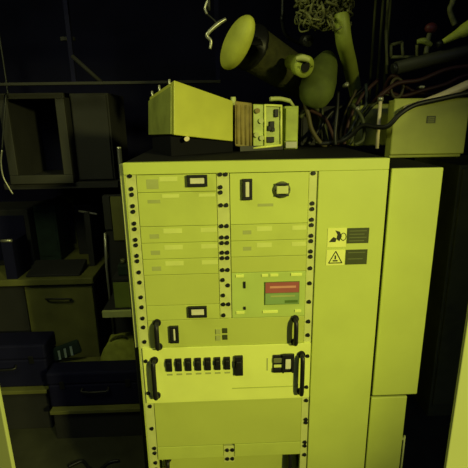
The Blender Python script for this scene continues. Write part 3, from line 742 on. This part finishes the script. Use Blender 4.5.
# olive bag on the case
cy0 = .838; crate_top = V(75, 369, cy0).z
xx0, xx1 = V(55, 365, cy0).x, V(147, 365, cy0).x
t = thing('crate', 'low dim olive crate on the floor right behind the long black case', 'crate', ((xx0+xx1)/2, cy0+.06, 0))
MB().box(xx0, xx1, cy0+.0121, .934, 0, crate_top-.004, DIMYEL, .003).build('body', t)
MB().box(xx0-.002, xx1+.002, cy0, cy0+.012, 0, crate_top-.004, DIMYEL, .003).build('front_board', t)
MB().box(xx0-.003, xx1+.003, cy0, .936, crate_top-.0038, crate_top+.008, DIMYEL, .003).build('lid', t)
ch = crate_top+.008
b = MB(); YBG = .878; x0, x1 = V(100, 360, YBG).x, V(149, 360, YBG).x; zt2 = V(123, 335, YBG).z
vs = bmesh.ops.create_icosphere(b.bm, subdivisions=4, radius=1)['verts']
def sgp(v, e): return math.copysign(abs(v)**e, v)
for v in vs:
    c = v.co.copy(); f_ = (sgp(c.z, .5)+1)/2
    v.co = Vector(((x0+x1)/2+sgp(c.x, .4)*(x1-x0)/2*(1-.30*f_)+.004*math.sin(c.y*5+c.z*4)+.012*f_, YBG+sgp(c.y, .45)*.07*(1-.35*f_), ch+.002+(zt2-ch)*f_*(1-.10*abs(c.x-.1))+.005*math.sin(c.x*9)*f_))
b._tag(vs, BAGM, True)
t = thing('bag', 'slumped olive fabric bag standing on the low crate beside the rack', 'bag', ((x0+x1)/2, YBG, ch+.001))
b.build('body', t)
b = MB(); xm_ = (x0+x1)/2; b.tube([(xm_-.06, YBG-.03, zt2-.03), (xm_-.03, YBG-.035, zt2+.008), (xm_+.02, YBG-.035, zt2+.010), (xm_+.05, YBG-.03, zt2-.03)], .006, DKGREENP, n=8); b.build('strap', t, 'dark strap')
# striped pouch on the right-hand case
c0 = V(67, 350, .90)
t = thing('pouch', 'dark green pouch with pale stripes lying on the olive crate left of the bag', 'pouch', (c0.x, .90, ch))
b = MB(); m3 = Matrix.Translation(Vector((c0.x, .90, ch+.060))) @ Matrix.Rotation(-.35, 4, 'Y') @ Matrix.Rotation(-.25, 4, 'X') @ Matrix.Scale(.9, 4)
b.box(-.085, .085, -.02, .006, -.035, .045, TEALK, .012, 3, mx=m3); b.build('body', t)
for k in (-.045, -.008, .03):
    b = MB(); b.hexa([m3 @ Vector(p_) for p_ in ((k-.006, -.022, -.03), (k+.006, -.022, -.032), (k+.016, -.022, .02), (k+.004, -.022, .022), (k-.006, -.0195, -.03), (k+.006, -.0195, -.032), (k+.016, -.0195, .02), (k+.004, -.0195, .022))], WSTRIPE)
    b.build('stripe', t, 'pale stripe')
# cable lying on the floor in the lower left
b = MB(); b.tube([(V(x, y, .45).x, .52+.03*math.sin(k*1.7), .0085) for k, (x, y) in enumerate(((60, 462), (72, 458), (82, 462), (92, 456), (102, 460), (112, 456)))], .007, CABLEK, n=8)
tag(b.build('cable'), 'black cable lying on the dark floor at the lower left', 'cable')

# ------------------------------------------------ foreground door edges
YF = -.70
xa = (at(0.5, 413, YF).x+at(13.5, 468, YF).x)/2; xb = (at(468, 328, YF).x+at(444.5, 468, YF).x)/2
b = MB(); b.box(-.036, 0, 0, .004, 0, 2.0, DOORP, .001)
for v in b.bm.verts: v.co = Matrix.Translation((xa, YF, 0)) @ Matrix.Rotation(math.radians(-24), 4, 'Z') @ v.co
struct(b.build('trim_1'))
struct(MB().box(xb, xb+.038, YF, YF+.004, 0, 2.0, DOORP, .001).build('trim_2'))

# ------------------------------------------------------------------ lights
LIGHT = (1.0, .99, .30)
def spot(name, loc, tgt, energy, size, blend, radius, col):
    l = bpy.data.lights.new(name, 'SPOT'); l.energy = energy; l.spot_size = size; l.spot_blend = blend; l.shadow_soft_size = radius; l.color = col
    o = bpy.data.objects.new(name, l); C.objects.link(o); o.location = loc
    o.rotation_euler = (Vector(tgt)-Vector(loc)).to_track_quat('-Z', 'Y').to_euler(); return o
spot('work_lamp', (2.25, -2.95, 2.2), (.14, 0, 1.03), 440, math.radians(34), 1.0, .12, LIGHT)
l = bpy.data.lights.new('left_fill', 'AREA'); l.energy = 8; l.size = .6; l.color = (.95, 1.0, .45)  # unseen fill light, added to lift the dim things at left
o = bpy.data.objects.new('left_fill', l); C.objects.link(o); o.location = (-.7, -.35, 2.4)
o.rotation_euler = (Vector((-.38, .9, .3))-o.location).to_track_quat('-Z', 'Y').to_euler()

l = bpy.data.lights.new('blue_fill', 'AREA'); l.energy = 7; l.size = 1.0; l.color = (.3, .38, 1.0)  # unseen bluish fill, added to tint the dark areas
o = bpy.data.objects.new('blue_fill', l); C.objects.link(o); o.location = (.9, -2.2, 2.44)
w = bpy.data.worlds.new('world'); bpy.context.scene.world = w; w.use_nodes = True
w.node_tree.nodes['Background'].inputs[0].default_value = (.02, .02, .05, 1); w.node_tree.nodes['Background'].inputs[1].default_value = .2
for o in bpy.data.objects:
    if '_o' in o: del o['_o']
vs = bpy.context.scene.view_settings
vs.view_transform = 'Standard'; vs.look = 'None'; vs.gamma = 1; vs.use_curve_mapping = False; vs.exposure = 0
